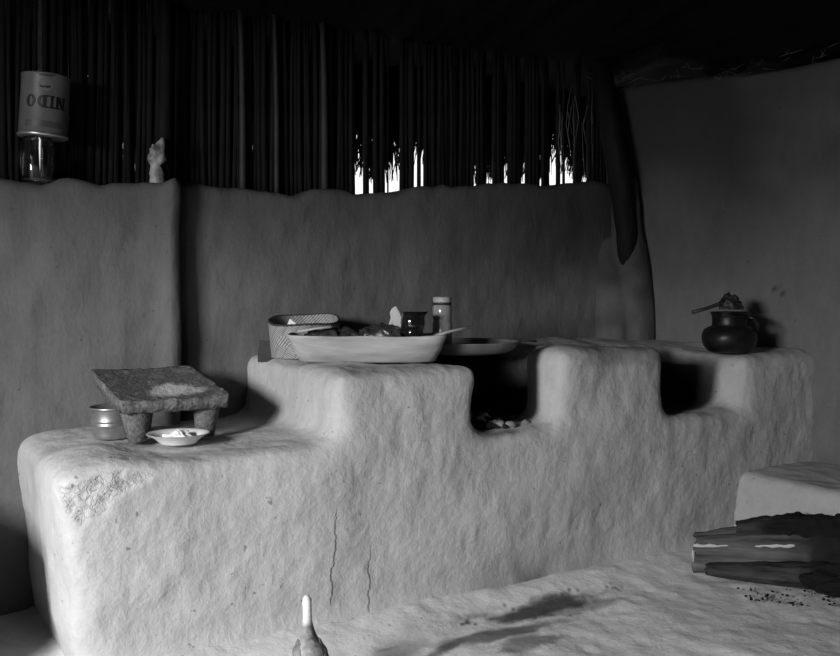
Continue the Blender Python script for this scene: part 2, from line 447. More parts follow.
# ------------------------------------------------------------------ the clay stove counter
def V8(x0b, x1b, x0t, x1t, yb, yt, y1, zb, zt0, zt1=None, ztb=None):
    """block: bottom x0b..x1b, top x0t..x1t; front y yb (bottom) yt (top); back y1"""
    zt1 = zt0 if zt1 is None else zt1; ztb0 = zt0 if ztb is None else ztb; ztb1 = zt1 if ztb is None else ztb
    return hexa([(x0b, yb, zb), (x1b, yb, zb), (x1b, y1, zb), (x0b, y1, zb), (x0t, yt, zt0), (x1t, yt, zt1), (x1t, y1, ztb1), (x0t, y1, ztb0)])
parts = [
    V8(.505, 3.5, .442, 3.5, 2.55, 2.48, 3.30, -.06, .553, .525),          # long base, overhanging to the left
    V8(.56, 3.5, .54, 3.5, 2.47, 2.53, 2.9, -.06, .02),                    # foot spreading on the floor
    hexa([(1.205, 2.50, .40), (1.72, 2.50, .40), (1.72, 3.30, .40), (1.215, 3.30, .40), (1.225, 2.485, .754), (1.72, 2.485, .754), (1.72, 3.30, .765), (1.225, 3.30, .765)]),  # left block
    V8(2.045, 2.55, 2.04, 2.54, 2.50, 2.485, 2.70, .40, .79),            # middle block front
    V8(2.12, 2.53, 2.12, 2.53, 2.60, 2.60, 3.30, .40, .79),                # middle block rear
    V8(2.945, 3.5, 2.955, 3.5, 2.50, 2.49, 3.30, .40, .745),               # right block
    V8(1.30, 2.60, 1.30, 2.60, 3.00, 3.00, 3.30, .40, .785),               # ledge along the wall
    V8(2.45, 3.5, 2.45, 3.5, 2.88, 2.88, 3.30, .40, .755, .755, .785),
]
def counter_post(P, N):
    n = .012*fbm(P, 3.2, 3, 41) + .0022*fbm(P*np.array([1, 1, .5]), 18, 3, 43) + .0008*fbm(P, 60, 2, 44)
    foot = sst(P[:, 2], .0, .12)
    x, y, z = P[:, 0], P[:, 1], P[:, 2]
    # broken plaster at the left front corner
    edge = .018*fbm(P, 17, 4, 51)
    lowline = np.interp(x, [.40, .475, .50, .55, .60, .68, .72], [.60, .455, .395, .435, .468, .505, .60])
    upline = np.interp(x, [.40, .46, .52, .60, .72], [.515, .525, .527, .530, .52])
    dm = sst(z-lowline+edge, 0, .006)*sst(upline-z+edge, 0, .006)*(y < 2.58)*(x > .455)*(x < .71)
    rg = 1-np.abs(fbm(P, 22, 4, 55))*1.5
    disp = n*(.3+.7*foot) - dm*(.006 + .006*rg)
    P = P + N*disp[:, None]
    P[:, 2] -= .030*np.clip((.66-x)/.24, 0, 1)**2*sst(z, .2, .5)
    ns = fbm(P, 9, 4, 66)
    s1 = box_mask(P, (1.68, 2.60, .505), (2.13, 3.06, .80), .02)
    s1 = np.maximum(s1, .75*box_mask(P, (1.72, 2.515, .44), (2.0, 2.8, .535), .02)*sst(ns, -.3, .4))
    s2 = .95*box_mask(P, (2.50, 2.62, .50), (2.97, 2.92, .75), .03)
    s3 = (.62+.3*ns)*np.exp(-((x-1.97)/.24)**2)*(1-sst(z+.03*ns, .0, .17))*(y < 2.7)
    s4 = .35*sst(ns, .15, .6)*box_mask(P, (2.12, 2.4, .73), (2.52, 2.62, .82), .02)
    s5 = .45*(1-sst(np.hypot((x-.80), (z-.045))+.01*ns, .006, .02))*(y < 2.7)
    s6 = .0*dm
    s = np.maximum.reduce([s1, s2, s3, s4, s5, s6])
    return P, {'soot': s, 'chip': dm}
counter = grow('clay_stove_counter', parts, M['counter'], .0095, 170, counter_post)
tag(counter, 'long stepped pale clay counter with two open fireboxes along the back wall', 'stove')

bparts = [V8(2.93, 3.6, 2.955, 3.6, -.4, -.38, 2.60, -.06, .290), V8(2.93, 3.6, 2.95, 3.6, -.4, -.4, 2.58, -.06, .03)]
def bench_post(P, N):
    n = .010*fbm(P, 4.0, 3, 141) + .003*fbm(P, 16, 3, 143)
    return P + N*n[:, None], {'soot': np.zeros(len(P))}
bench = grow('clay_bench', bparts, M['bench'], .010, 130, bench_post)
tag(bench, 'low smooth clay bench along the right wall behind the firewood', 'bench')

# unseen clay block, added to shade the wall foot and counter's left end
lparts = [box(-1.34, .20, 2.56, 3.16, -.06, .43)]
ledge = grow('added_shade_block', lparts, M['bench'], .02, 10, bench_post)
tag(ledge, 'unseen clay block added left of the stove to shade the wall foot and counter end', 'shade block')

# ------------------------------------------------------------------ canes of the upper back wall
def cane(name, x, y, r, z0, z1, m, lean=0., bend=0., seed=0):
    n = 7; path = []; rad = []
    for i in range(n):
        t = i/(n-1)
        path.append((lean*t + bend*math.sin(t*PI), .25*bend*math.sin(t*PI*1.7), (z1-z0)*t)); rad.append(r*(1-.18*t)*(1+.05*math.sin(seed+5*t)))
    v, f = tube(path, rad, 9)
    return mesh(name, v, f, m, loc=(x, y, z0))
GAPS = [(357.2, 363.0), (369.0, 373.0), (384.6, 387.0), (388.6, 399.2), (413.2, 417), (420.6, 423.4), (474, 476), (487, 488.6), (490.6, 492.2), (504.6, 507.2), (523, 524.6), (540, 541.4),
        (552.6, 556), (560, 562.4), (564.8, 573.5), (580.6, 586.6)]
def px_x(px, y):
    k = (px-420)/950; return y*(k*CS+SN)/(CS-k*SN)
def x_px(x, y):
    a = x*CS-y*SN; d = x*SN+y*CS; return 420+950*a/d
def blocked(x, y, r):
    s = r*220
    p = x_px(x, y)
    return any(p+s*.85 > g0 and p-s*.85 < g1 for g0, g1 in GAPS)
canes = 0
for row, yrow in ((0, 3.345), (1, 3.372)):
    x = .16 + row*.013
    while x < 3.02:
        r = random.uniform(.0085, .0145)
        y = yrow + random.uniform(-.005, .005)
        if not blocked(x, y, r):
            zt = float(np.interp(x, TOPX, TOPZ))
            o = cane('cane', x, y, r, zt-.05, 2.03+random.uniform(-.02, .02), M['cane'], random.uniform(-.012, .012) if not any(abs(x_px(x, y)-(a+b)/2) < 14 for a, b in GAPS) else random.uniform(-.003, .003), random.uniform(-.006, .006), random.random()*6)
            tag(o, 'thin dark upright cane in the smoke-blackened palisade above the back wall', 'cane', 'canes above the back wall')
            canes += 1
            x += r*1.95
        else:
            x += .003
# slim canes standing between the gaps keep the bright slits narrow
for a, b in ((363.0, 369.0), (373.0, 378.4), (378.6, 384.6), (399.4, 406), (406, 413), (417, 420.6), (556, 560), (562.4, 564.8), (573.6, 580.6), (387, 388.6)):
    y = 3.35; x0, x1 = px_x(a, y), px_x(b, y); r = (x1-x0)/2
    xm = (x0+x1)/2
    if x_px(xm, y) and r > .002:
        zt = float(np.interp(xm, TOPX, TOPZ))
        o = cane('cane', xm, y, r, zt-.05, 2.03, M['cane'], 0, 0, random.random()*6)
        tag(o, 'thin dark upright cane in the smoke-blackened palisade above the back wall', 'cane', 'canes above the back wall'); canes += 1
POLE_L = ['paler upright pole before the dark canes above the basket, leftmost of three',
          'paler upright pole before the canes, middle one of three above the basket',
          'broad dim upright pole before the canes, right one of three, left of the bright gaps']
for (px, r, lb) in ((243, .0125, POLE_L[0]), (277, .010, POLE_L[1]), (325, .014, POLE_L[2])):
    x = px_x(px, 3.315); zt = float(np.interp(x, TOPX, TOPZ))
    tag(cane('wall_pole', x, 3.318, r, zt-.05, 2.02, M['cane_pale'], -.01, .004), lb, 'pole')
# post that rises from the clay edge left of centre
o = cane('wall_post', .925, 3.26, .024, 1.30, 2.03, M['cane'], .01, .004)
tag(o, 'dark round post rising from the clay rib beside the crumpled wrapper', 'post')

# split corner post: two dark timbers leaning in the corner, clay daubed round their feet
def post(name, path, rads, m, lb, n=14):
    v, f = tube(path, rads, n); P = np.array(v); P += .006*np.stack([vnoise(P*np.array([1, 1, .3]), 30, s) for s in (1, 2, 3)], 1)
    o = mesh(name, P - np.array(path[0]), f, m, loc=path[0]); tag(o, lb, 'post'); return o
post('corner_post', [(3.005, 3.19, 1.0), (2.985, 3.17, 1.25), (2.94, 3.17, 1.5), (2.91, 3.20, 1.75), (2.89, 3.24, 2.0)], [.045, .048, .05, .05, .045], M['cane'], 'thick blackened corner post leaning where the back wall meets the right wall')
dv = grow('clay_daub', [moved(tube([(2.965, 3.26, .70), (2.965, 3.26, .9), (2.955, 3.26, 1.06), (2.95, 3.28, 1.22)], [.115, .105, .085, .05], 20)),
                        moved(tube([(3.065, 3.21, .70), (3.055, 3.20, .9), (3.035, 3.20, 1.15), (3.015, 3.22, 1.5)], [.105, .095, .085, .06], 20))],
          M['wall'], .008, 25, lambda P, N: (P + N*(.010*fbm(P*np.array([1, 1, .4]), 9, 3, 7))[:, None], {'soot': .15+.55*sst(P[:, 2]+.1*fbm(P, 8, 2, 3), .80, 1.12)}))
tag(dv, 'lump of wall clay packed round the foot of the corner post', 'daub')

# eave of the thatch hanging outside, seen dimly through the gaps
def strands(name, n, fn, m, lb, cat):
    v = []; f = []
    for i in range(n):
        p0, p1, wd = fn(i); p0 = Vector(p0); p1 = Vector(p1); mid = (p0+p1)/2 + Vector((random.uniform(-1, 1), random.uniform(-1, 1), random.uniform(-.3, .3)))*(p1-p0).length*.08
        tv, tf = tube([p0, mid, p1], [wd, wd*.9, wd*.4], 4); o = len(v); v += tv; f += [tuple(q+o for q in ff) for ff in tf]
    o = mesh(name, v, f, m); tag(o, lb, cat, kind='stuff'); return o
def eave_fn(i):
    x = random.uniform(.8, 3.8); base = 1.52 + .05*math.sin(x*9) + .04*math.sin(x*23+1) + (.10 if 3.0 < x < 3.25 else .05 if 2.45 < x < 2.8 else 0)
    y = random.uniform(3.66, 3.82)
    zl = base + abs(random.gauss(0, .09))
    return (x+random.uniform(-.05, .05), y-.05, 2.0), (x+random.uniform(-.06, .06), y+.03, zl), random.uniform(.003, .007)
strands('thatch_eave', 3800, eave_fn, M['thatch'], 'dark straw fringe of the eave hanging outside behind the gaps in the canes', 'thatch')
def wisp_fn(i):
    if i < 55:
        t = random.uniform(.05, 1.3); x, y = catm(t); p = Vector((x-.02, y-.02, 1.93+random.uniform(-.02, .05)))
    else:
        t = random.uniform(1.0, 2.4); x, y = catm(t); p = Vector((x-.02, y, 1.95+random.uniform(-.02, .04)))
    q = p + Vector((random.uniform(-.10, .03), random.uniform(-.10, .05), random.uniform(-.05, .02)))
    return p, q, random.uniform(.0008, .0018)
strands('straw_wisps', 90, wisp_fn, M['straw'], 'stray pale straws sticking out of the thatch along the top of the right wall', 'straw')
# frayed palm strips hanging in the wide gap by the corner
def fray(i):
    px = random.choice([561, 563, 566, 570, 574, 579, 583, 589, 592]) + random.uniform(-1.5, 1.5)
    x = px_x(px, 3.32); z = random.uniform(1.62, 1.80)
    return (x, 3.318+random.uniform(0, .01), z+.12), (x+random.uniform(-.015, .01), 3.312, z-random.uniform(.04, .18)), random.uniform(.0012, .003)
strands('frayed_palm_strips', 15, fray, M['straw'], 'frayed palm strips hanging over the bright gap next to the corner', 'palm strips')

# ------------------------------------------------------------------ things on the wall ledge: glass jar with an upturned tin on it, crumpled wrapper
jx, jy = .532, 3.235
zl = float(np.interp(jx, TOPX, TOPZ))-.010
j = empty('glass_jar', (jx-.018, jy-.004, zl)); tag(j, 'clear glass jar on the ledge at far left, under the upturned tin', 'jar')
mesh('jar_body', *lathe([(.045, 0), (.052, .004), (.055, .015), (.055, .110), (.050, .126), (.046, .134), (.046, .146), (.043, .146), (.043, .132), (.051, .112), (.051, .014), (.043, .007)], 48, True, True), M['clear'], j)
t = empty('tin_can', (jx, jy, zl+.149)); t.rotation_euler = (math.radians(1.5), math.radians(3), 0)
tag(t, 'large upturned milk powder tin with black lettering, balanced on a glass jar', 'can')
RC = .074
mesh('can_body', *lathe([(.070, .004), (.074, .002), (.0755, 0), (.0755, .006), (RC, .010), (RC, .188), (.0755, .193), (.0755, .197), (.071, .197), (.070, .192), (.02, .190)], 64, True, True), M['label'], t)
mesh('rim', *lathe([(.0745, -.001), (.0775, .001), (.0775, .007), (.0752, .010)], 64, True, False), M['tin'], t)
def wrap_poly(rects, ang0, z0, m, name, parent, r=RC+.0008, sx=1, seg=.0025):
    """rects in letter units: (x0,y0,x1,y1) or polygons; wrapped round the can, upside down"""
    v = []; f = []
    for q in rects:
        if len(q) == 4 and not hasattr(q[0], '__len__'):
            x0, y0, x1, y1 = q; q = [(x0, y0), (x1, y0), (x1, y1), (x0, y1)]
        # quad: subdivide across
        (ax, ay), (bx, by), (cx, cy), (dx, dy) = q; n = 6
        o = len(v)
        for i in range(n+1):
            for jj in range(3):
                s, u = i/n, jj/2
                x = (ax*(1-s)+bx*s)*(1-u) + (dx*(1-s)+cx*s)*u; y = (ay*(1-s)+by*s)*(1-u) + (dy*(1-s)+cy*s)*u
                x, y = -x, -y                       # turned through half a circle
                an = ang0 + x/r
                v.append((r*math.cos(an), r*math.sin(an), z0+y))
        for i in range(n):
            for jj in range(2):
                a = o+i*3+jj; f.append((a, a+3, a+4, a+1))
    return mesh(name, v, f, m, parent)
def glyph(ch, x, h, wd):
    s = wd*.33; e = h*.12; R = []
    if ch == 'N':
        R += [(x, 0, x+s*.8, h), (x+wd-s*.8, 0, x+wd, h), [(x, h), (x+s*1.1, h), (x+wd, 0), (x+wd-s*1.1, 0)],
              (x-s*.4, 0, x+s*1.2, e), (x-s*.4, h-e, x+s*.6, h), (x+wd-s*1.2, h-e, x+wd+s*.4, h)]
    if ch == 'I':
        R += [(x+wd*.5-s*.7, 0, x+wd*.5+s*.7, h), (x+wd*.5-s*1.4, 0, x+wd*.5+s*1.4, e), (x+wd*.5-s*1.4, h-e, x+wd*.5+s*1.4, h)]
    if ch in 'DO':
        n = 20; a0, a1 = (-PI/2, PI/2) if ch == 'D' else (0, 2*PI)
        cx = x+wd*.35 if ch == 'D' else x+wd*.5; rx = wd*.65 if ch == 'D' else wd*.5
        for i in range(n):
            p, q = a0+(a1-a0)*i/n, a0+(a1-a0)*(i+1)/n
            R.append([(cx+rx*math.cos(p), h/2+h/2*math.sin(p)), (cx+rx*math.cos(q), h/2+h/2*math.sin(q)),
                      (cx+(rx-s)*math.cos(q), h/2+(h/2-e*1.2)*math.sin(q)), (cx+(rx-s)*math.cos(p), h/2+(h/2-e*1.2)*math.sin(p))])
        if ch == 'D': R += [(x+s*.3, 0, x+s*1.5, h), (x-s*.3, 0, cx, e), (x-s*.3, h-e, cx, h)]
    return R
camang = math.atan2(0-jy, 0-jx)
R_ = []; xx = -.066
for ch, wd in (('N', .031), ('I', .017), ('D', .031), ('O', .032)):
    R_ += glyph(ch, xx, .040, wd); xx += wd+.0045
wrap_poly(R_, camang, .125, M['ink'], 'lettering', t)
el = [[(.024*math.cos(p), .020+.019*math.sin(p)), (.024*math.cos(q), .020+.019*math.sin(q)), (0, .020), (0, .020)] for p, q in ((2*PI*i/20, 2*PI*(i+1)/20) for i in range(20))]
wrap_poly(el, camang, .155+.022, plain('can_emblem', .11, .5, contrast=.1, bump=0), 'emblem', t, r=RC+.0006)
wrap_poly([(-.014+i*.0045, .022-abs(i-3)*.0008, -.014+i*.0045+.0036, .0265+((i*7) % 3)*.001) for i in range(7)], camang, .175, M['ink'], 'emblem_marks', t, r=RC+.0013)
wrap_poly([(-.020, 0, .020, .003), (-.03, -.004, .03, -.002)], camang, .176+.012, M['ink'], 'band_marks', t, r=RC+.0013)
wrap_poly([(-.06, 0, -.02, .02), (-.02, 0, .02, .02), (.02, 0, .06, .02)], camang, .045, M['label_dark'], 'label_band', t)

v, f = lump(.027, .022, .075, .45, 26, 91, 40, 40)
pb = mesh('crumpled_wrapper', v, f, M['plastic'], loc=(.895, 3.225, 1.352+.070))
tag(pb, 'pale crumpled printed wrapper tucked on top of the clay wall beside the post', 'wrapper')

# ------------------------------------------------------------------ metate and the things round it
ZD = .553
mt = empty('metate', (.818, 2.93, ZD), math.radians(1))
tag(mt, 'three-legged volcanic stone metate with a dished top dusted with meal', 'grinding stone')
def slab():
    n = 56; ax = np.linspace(-1, 1, n); v = []; att = []
    hx, hy = .168, .190; thick = .034
    def topz(u, w_):  # w_ -1 near .. 1 far
        base = .128 + (w_+1)/2*.062
        dish = -.012*(1-u*u)*(1-.5*w_*w_)
        return base + .0 + dish
    top = []; bot = []
    for w_ in ax:
        for u in ax:
            uu = u*(1-.04*abs(w_)**6); ww = w_*(1-.03*abs(u)**6)
            x = uu*hx*(1-.03*(w_+1)/2); y = ww*hy; z = topz(u, w_)
            top.append((x, y, z)); bot.append((x*.97, y*.98, z-thick - .004 + (.012*(1-u*u))*.3))
    v = np.array(top+bot); n0 = n*n
    f = [(j*n+i, j*n+i+1, (j+1)*n+i+1, (j+1)*n+i) for j in range(n-1) for i in range(n-1)]
    f += [tuple(q+n0 for q in a)[::-1] for a in f]
    rim = [i for i in range(n)] + [j*n+n-1 for j in range(1, n)] + [(n-1)*n+i for i in range(n-2, -1, -1)] + [j*n for j in range(n-2, 0, -1)]
    f += [(rim[k], rim[k]+n0, rim[(k+1) % len(rim)]+n0, rim[(k+1) % len(rim)]) for k in range(len(rim))]
    nn = np.r_[np.zeros(n0), np.zeros(n0)]
    edge = np.maximum(np.abs(v[:, 0])/hx, np.abs(v[:, 1])/hy)
    pit = fbm(v, 70, 3, 3)
    v[:, 2] += pit*.0016*np.where(edge > .8, 1, .5)
    k = edge > .93; v[k] += (np.stack([vnoise(v, 60, s) for s in (5, 6, 7)], 1)*.0028)[k]
    m = (1-sst(np.hypot((v[:, 0]-.02-.12*(v[:, 1]+.12))/.085, (v[:, 1]+.075)/.095)+.35*fbm(v*np.array([1, .5, 1]), 28, 4, 15), .35, 1.1))
    m[n0:] = 0
    m = np.maximum(m, .12*sst(fbm(v, 35, 3, 19), .35, .7)*np.r_[np.ones(n0), np.zeros(n0)])
    return v, f, m
v, f, m_ = slab()
mesh('slab', v, f, M['basalt'], mt, attrs={'meal': np.clip(m_*1.2, 0, 1)})
def mleg(x, y, ztop, rt, rb, tx, ty):
    v, f = tube([(x+tx, y+ty, 0.0), (x+tx*.6, y+ty*.6, ztop*.4), (x, y, ztop*.8), (x, y, ztop)], [rb, (rt*.4+rb*.6), rt*.95, rt], 18)
    P = np.array(v); P[:, :2] += (np.stack([vnoise(P, 60, s) for s in (5, 6)], 1)*.002)
    return mesh('leg', P, f, M['basalt'], mt, attrs={'meal': np.zeros(len(P))})
mleg(-.105, -.130, .104, .044, .027, .004, -.008)
mleg(.108, -.130, .104, .042, .028, -.006, -.006)
mleg(-.01, .105, .135, .036, .026, -.01, .0)

bk = empty('tin_pail', (.676, 2.925, ZD-.002)); tag(bk, 'small galvanised tin pail with ribbed sides, half hidden behind the metate', 'pail')
mesh('pail_body', *lathe([(.050, 0), (.053, .003), (.0545, .012), (.0575, .038), (.060, .040), (.060, .043), (.0577, .045), (.0582, .050), (.0605, .052), (.0605, .055), (.0585, .057), (.0625, .090), (.061, .090), (.057, .057), (.053, .012), (.048, .006)], 56, True, True), M['tin'], bk)
v, f = lathe([(.0615, .0885), (.066, .0875), (.067, .091), (.0645, .0945), (.061, .0925), (.0615, .0885)], 56, False, False)
mesh('rim', v, f, M['tin'], bk)

pl = empty('enamel_plate', (.815, 2.712, ZD-.001)); tag(pl, 'shallow white enamel plate in front of the metate, holding dough', 'plate')
mesh('plate_body', *lathe([(.046, 0), (.049, .0), (.052, .003), (.066, .015), (.075, .021), (.088, .0275), (.0895, .0295), (.087, .030), (.073, .024), (.064, .018), (.05, .0075), (.02, .006)], 64, True, True), M['enamel'], pl)
v, f = lathe([(.0865, .0297), (.0888, .0275), (.0902, .0292), (.0888, .0308), (.0865, .0297)], 64, False, False)
mesh('rim', v, f, plain('enamel_rim', .35, .3, contrast=.1, bump=0), pl)
v, f = lump(.040, .030, .022, .5, 32, 17, 56, 36, zmin=-.006)
P = np.array(v); P[:, 2] += .012*np.exp(-((P[:, 0]+.005)**2+(P[:, 1])**2)/.00012)
dg_ = mesh('corn_dough', P, f, M['dough'], loc=(.815, 2.714, ZD+.0135)); tag(dg_, 'small ragged heap of white corn dough on the plate', 'dough')
v, f = lump(.016, .008, .007, .5, 60, 27, 20, 14)
o = mesh('dark_leaf_scrap', v, f, M['dark_wood'], loc=(.735, 2.83, ZD+.006)); tag(o, 'small dark scrap lying on the counter between plate and stone legs', 'scrap')

# ------------------------------------------------------------------ basket, tray and things in the tray
ZA = .755
def woven(name, R0, R1, h, m, parent, thick=.005, n=480, nz=60, wd=.0135):
    v = []; gap = []; f = []
    def rows(sign, rr):
        base = len(v)
        for j in range(nz+1):
            z = h*j/nz
            for k in range(n):
                a = 2*PI*k/n; r = (R0+(R1-R0)*j/nz)
                s = a*r
                band = int(z/(h/3.0)); dirn = 1 if band % 2 == 0 else -1
                ph = (s*1.0 + dirn*z*1.2)/wd
                ph2 = (s - dirn*z*.9)/(wd*3.3)
                st = 1-abs((ph % 1)*2-1); st2 = 1-abs((ph2 % 1)*2-1)
                bump = min(1, st*1.8)*.0013 + min(1, st2*3)*.0006
                wob = .004*math.sin(2*a+.6)+.002*math.sin(5*a)
                rr_ = r + wob + (bump if sign > 0 else -thick-bump)
                v.append((rr_*math.cos(a), rr_*math.sin(a), z + (.004*math.sin(3*a+1)+.13*rr_*math.sin(a+TH))*(j/nz)**1.5)); gap.append(max(0, min(1, 1.5-st*3.2))*.95 if st < .47 else max(0, .6-st2*3))
        for j in range(nz):
            for k in range(n):
                a = base+j*n+k; b = base+j*n+(k+1) % n; f.append((a, b, b+n, a+n))
        return base
    b0 = rows(1, 0); b1 = rows(-1, 0); top0 = b0+nz*n; top1 = b1+nz*n
    for k in range(n):
        k2 = (k+1) % n; f.append((top0+k, top0+k2, top1+k2, top1+k))
    f.append(tuple(b0+k for k in range(n))); f.append(tuple(b1+k for k in range(n)))
    return mesh(name, v, f, m, parent, attrs={'gap': gap})
bk = empty('palm_basket', (1.372, 3.07, ZA+.004)); tag(bk, 'round woven palm basket without lid, behind the left end of the long tray', 'basket')
woven('basket_body', .112, .124, .130, M['palm'], bk)
# folded palm edge
v = []; ng = 240
path = [((.1225+.004*math.sin(2*a+.6)+.002*math.sin(5*a))*math.cos(a), (.1225+.004*math.sin(2*a+.6)+.002*math.sin(5*a))*math.sin(a), .129+.004*math.sin(3*a+1)+.13*.124*math.sin(a+TH)) for a in (2*PI*k/ng for k in range(ng+1))]
tv, tf = tube(path, [.0042+.0006*math.sin(k*1.3) for k in range(ng+1)], 8, cap=False)
mesh('folded_rim', tv, tf, M['palm_dark'], bk, attrs={'gap': [.2]*len(tv)})

def board(name, hx, hz, th, m, loc, rot):
    n = 40; v = []; gap = []; f = []
    for side in (0, 1):
        for j in range(n+1):
            for i in range(n+1):
                x = -hx+2*hx*i/n; z = 2*hz*j/n; c = math.sin(x*900)*math.sin(z*900)
                v.append((x*(1+.05*math.sin(z*60)), (th if side else 0)+.0008*c + .004*math.sin(z*40), z)); gap.append(max(0, -c)*.6)
    q = (n+1)*(n+1)
    for j in range(n):
        for i in range(n):
            a = j*(n+1)+i; f.append((a, a+1, a+n+2, a+n+1)); f.append((q+a, q+a+n+1, q+a+n+2, q+a+1))
    rim = [i for i in range(n+1)] + [j*(n+1)+n for j in range(1, n+1)] + [n*(n+1)+i for i in range(n-1, -1, -1)] + [j*(n+1) for j in range(n-1, 0, -1)]
    f += [(rim[k], rim[k]+q, rim[(k+1) % len(rim)]+q, rim[(k+1) % len(rim)]) for k in range(len(rim))]
    o = mesh(name, v, f, m, attrs={'gap': gap}); o.location = loc; o.rotation_euler = rot; return o
p = W(-.515, 3.31, ZA-.012)
o = board('palm_fan', .050, .038, .008, M['palm_dark'], p, (math.radians(-14), 0, math.radians(-31)))
tag(o, 'small dark woven palm fire fan propped at the left of the basket', 'fan')

def loft(rings, closed=True):
    v = []; f = []; n = len(rings[0])
    for r in rings: v += r
    for i in range(len(rings)-1):
        for k in range(n):
            a = i*n+k; b = i*n+(k+1) % n; f.append((a, b, b+n, a+n))
    if closed: f.append(tuple(range(n-1, -1, -1))); f.append(tuple(range((len(rings)-1)*n, len(rings)*n)))
    return v, f
def sring(hx, hy, z, e=4, n=96, zend=0.0):
    r = []
    for k in range(n):
        a = 2*PI*k/n; c, s = math.cos(a), math.sin(a)
        x = hx*math.copysign(abs(c)**(2/e), c); y = hy*math.copysign(abs(s)**(2/e), s)
        r.append((x, y, z + zend*(x/hx)**4))
    return r
tc = W(-.172, 3.128, ZA+.003)
tr = empty('wooden_tray', tc, -TH); tag(tr, 'long pale carved wooden dough tray at the front edge of the left counter block', 'tray')
rings = [sring(.212, .058, 0, 2.8), sring(.222, .067, .005, 2.8), sring(.243, .084, .040, 3.4), sring(.258, .099, .078, 5, zend=.004), sring(.262, .102, .086, 5, zend=.005), sring(.256, .097, .088, 5, zend=.005),
         sring(.246, .088, .078, 5, zend=.003), sring(.222, .070, .036, 4.5), sring(.200, .052, .014, 4), sring(.10, .02, .012, 4)]
v, f = loft(rings); P = np.array(v); P += .0022*np.stack([fbm(P*np.array([.5, 1, 1]), 22, 3, s) for s in (1, 2, 3)], 1); P[:, 2] += .0012*fbm(P, 12, 2, 8)
P[:96, 2] = 0
mesh('tray_body', P, f, M['wood_tray'], tr)

def bundle(name, ax, off_d, z, rx, ry, rz, seed, lb, pale=None, cat='bundle'):
    v, f = lump(rx, ry, rz, .22, 17, seed, 84, 56, ridged=True, zmin=-rz*.75)
    P = np.array(v); fold = np.sin(P[:, 0]*110+3*fbm(P, 14, 2, seed+1)); P[:, 2] += .004*fold; P[:, 1] += .003*fold
    pl_ = np.zeros(len(P))
    if pale is not None:
        pl_ = 1-sst(np.hypot((P[:, 0]-pale[0])/pale[2], (P[:, 2]-pale[1])/pale[3])+.5*fbm(P, 40, 3, 4), .3, 1)
    loc = tc + W(ax, off_d, z) - W(0, 0, 0)
    o = mesh(name, P, f, M['cloth'], loc=loc, rz=-TH, attrs={'pale': pl_}); tag(o, lb, cat); return o
bundle('dark_bundle', -.115, .0, .066, .112, .044, .044, 4, 'long dark crumpled bundle in the left half of the tray, in front of the basket', (.03, .005, .03, .012))
bundle('dark_bundle', .045, -.012, .072, .088, .042, .048, 11, 'dark shiny humped bundle with a pale patch in the middle of the tray', (.0, .012, .018, .012))
# pale stick and scrap on the left bundle
a0 = tc + W(-.225, -.052, .100); a1 = tc + W(-.115, -.048, .116)
v, f = tube([Vector((0, 0, 0)), (a1-a0)*.5+Vector((0, 0, .002)), a1-a0], [.0045, .004, .005], 8)
o = mesh('peeled_stick', v, f, M['stick'], loc=a0); tag(o, 'short pale peeled stick lying on the left bundle in the tray', 'stick')
pv = [(-.016, 0, 0), (.022, .002, .002), (.004, .004, .021), (-.004, .006, .024), (-.012, -.004, -.002), (.018, -.003, -.001)]
v, f = hexa([(-.016, -.002, 0), (.024, -.002, -.002), (.024, .0, -.002), (-.016, .0, 0), (-.006, .004, .020), (.004, .002, .012), (.004, .004, .012), (-.006, .006, .022)])
bb = W(-.437, 3.235, ZA+.1195)
o = mesh('paper_scrap', v, f, M['enamel'], loc=bb, rz=-TH, smooth=False); tag(o, 'tiny white paper scrap stuck on the near rim of the basket', 'paper')

# dark glazed jug and pale paper packet standing in the tray
jl = tc + W(.148, .008, .0165)
jg = empty('glazed_jug', jl, -TH); tag(jg, 'squat black glazed clay jug with a pointed lip, next to the pale packet', 'jug')
prof = [(.028, 0), (.036, .006), (.041, .028), (.042, .048), (.037, .068), (.034, .074), (.038, .084), (.041, .100), (.039, .114), (.036, .120), (.037, .132), (.034, .132), (.033, .120), (.036, .100), (.03, .074), (.036, .04), (.025, .008)]
prof = [(r_, z*1.11) for r_, z in prof]; v, f = lathe(prof, 48, True, True); P = np.array(v)
an = np.arctan2(P[:, 1], P[:, 0]); k = np.exp(-(an/.35)**2)*sst(P[:, 2], .125, .147); P[:, 0] += k*.016; P[:, 2] += k*.002
mesh('jug_body', P, f, M['glaze'], jg)
v, f = tube([(-.030, .018, .118), (-.044, .026, .112), (-.048, .028, .09), (-.036, .020, .075)], [.005, .005, .005, .005], 8)
mesh('handle', v, f, M['glaze'], jg)
kl = tc + W(.088, .028, .0165)
outl = [(-.021, 0), (.024, 0), (.027, .06), (.025, .125), (.014, .150), (.004, .166), (-.010, .158), (-.017, .142), (-.013, .126), (-.022, .105), (-.024, .06)]
th = .011; v = [(x, -th*(1.0 if z < .1 else .5), z) for x, z in outl] + [(x*.95, th*(1.0 if z < .1 else .5), z) for x, z in outl]; n = len(outl)
f = [tuple(range(n)), tuple(range(2*n-1, n-1, -1))] + [(i, (i+1) % n, (i+1) % n+n, i+n) for i in range(n)]
o = mesh('paper_packet', v, f, M['paper'], loc=kl, rz=-TH+.15, smooth=False)
bv = o.modifiers.new('bevel', 'BEVEL'); bv.width = .003; bv.segments = 2
tag(o, 'pale torn paper packet standing upright behind the tray bundles', 'packet')

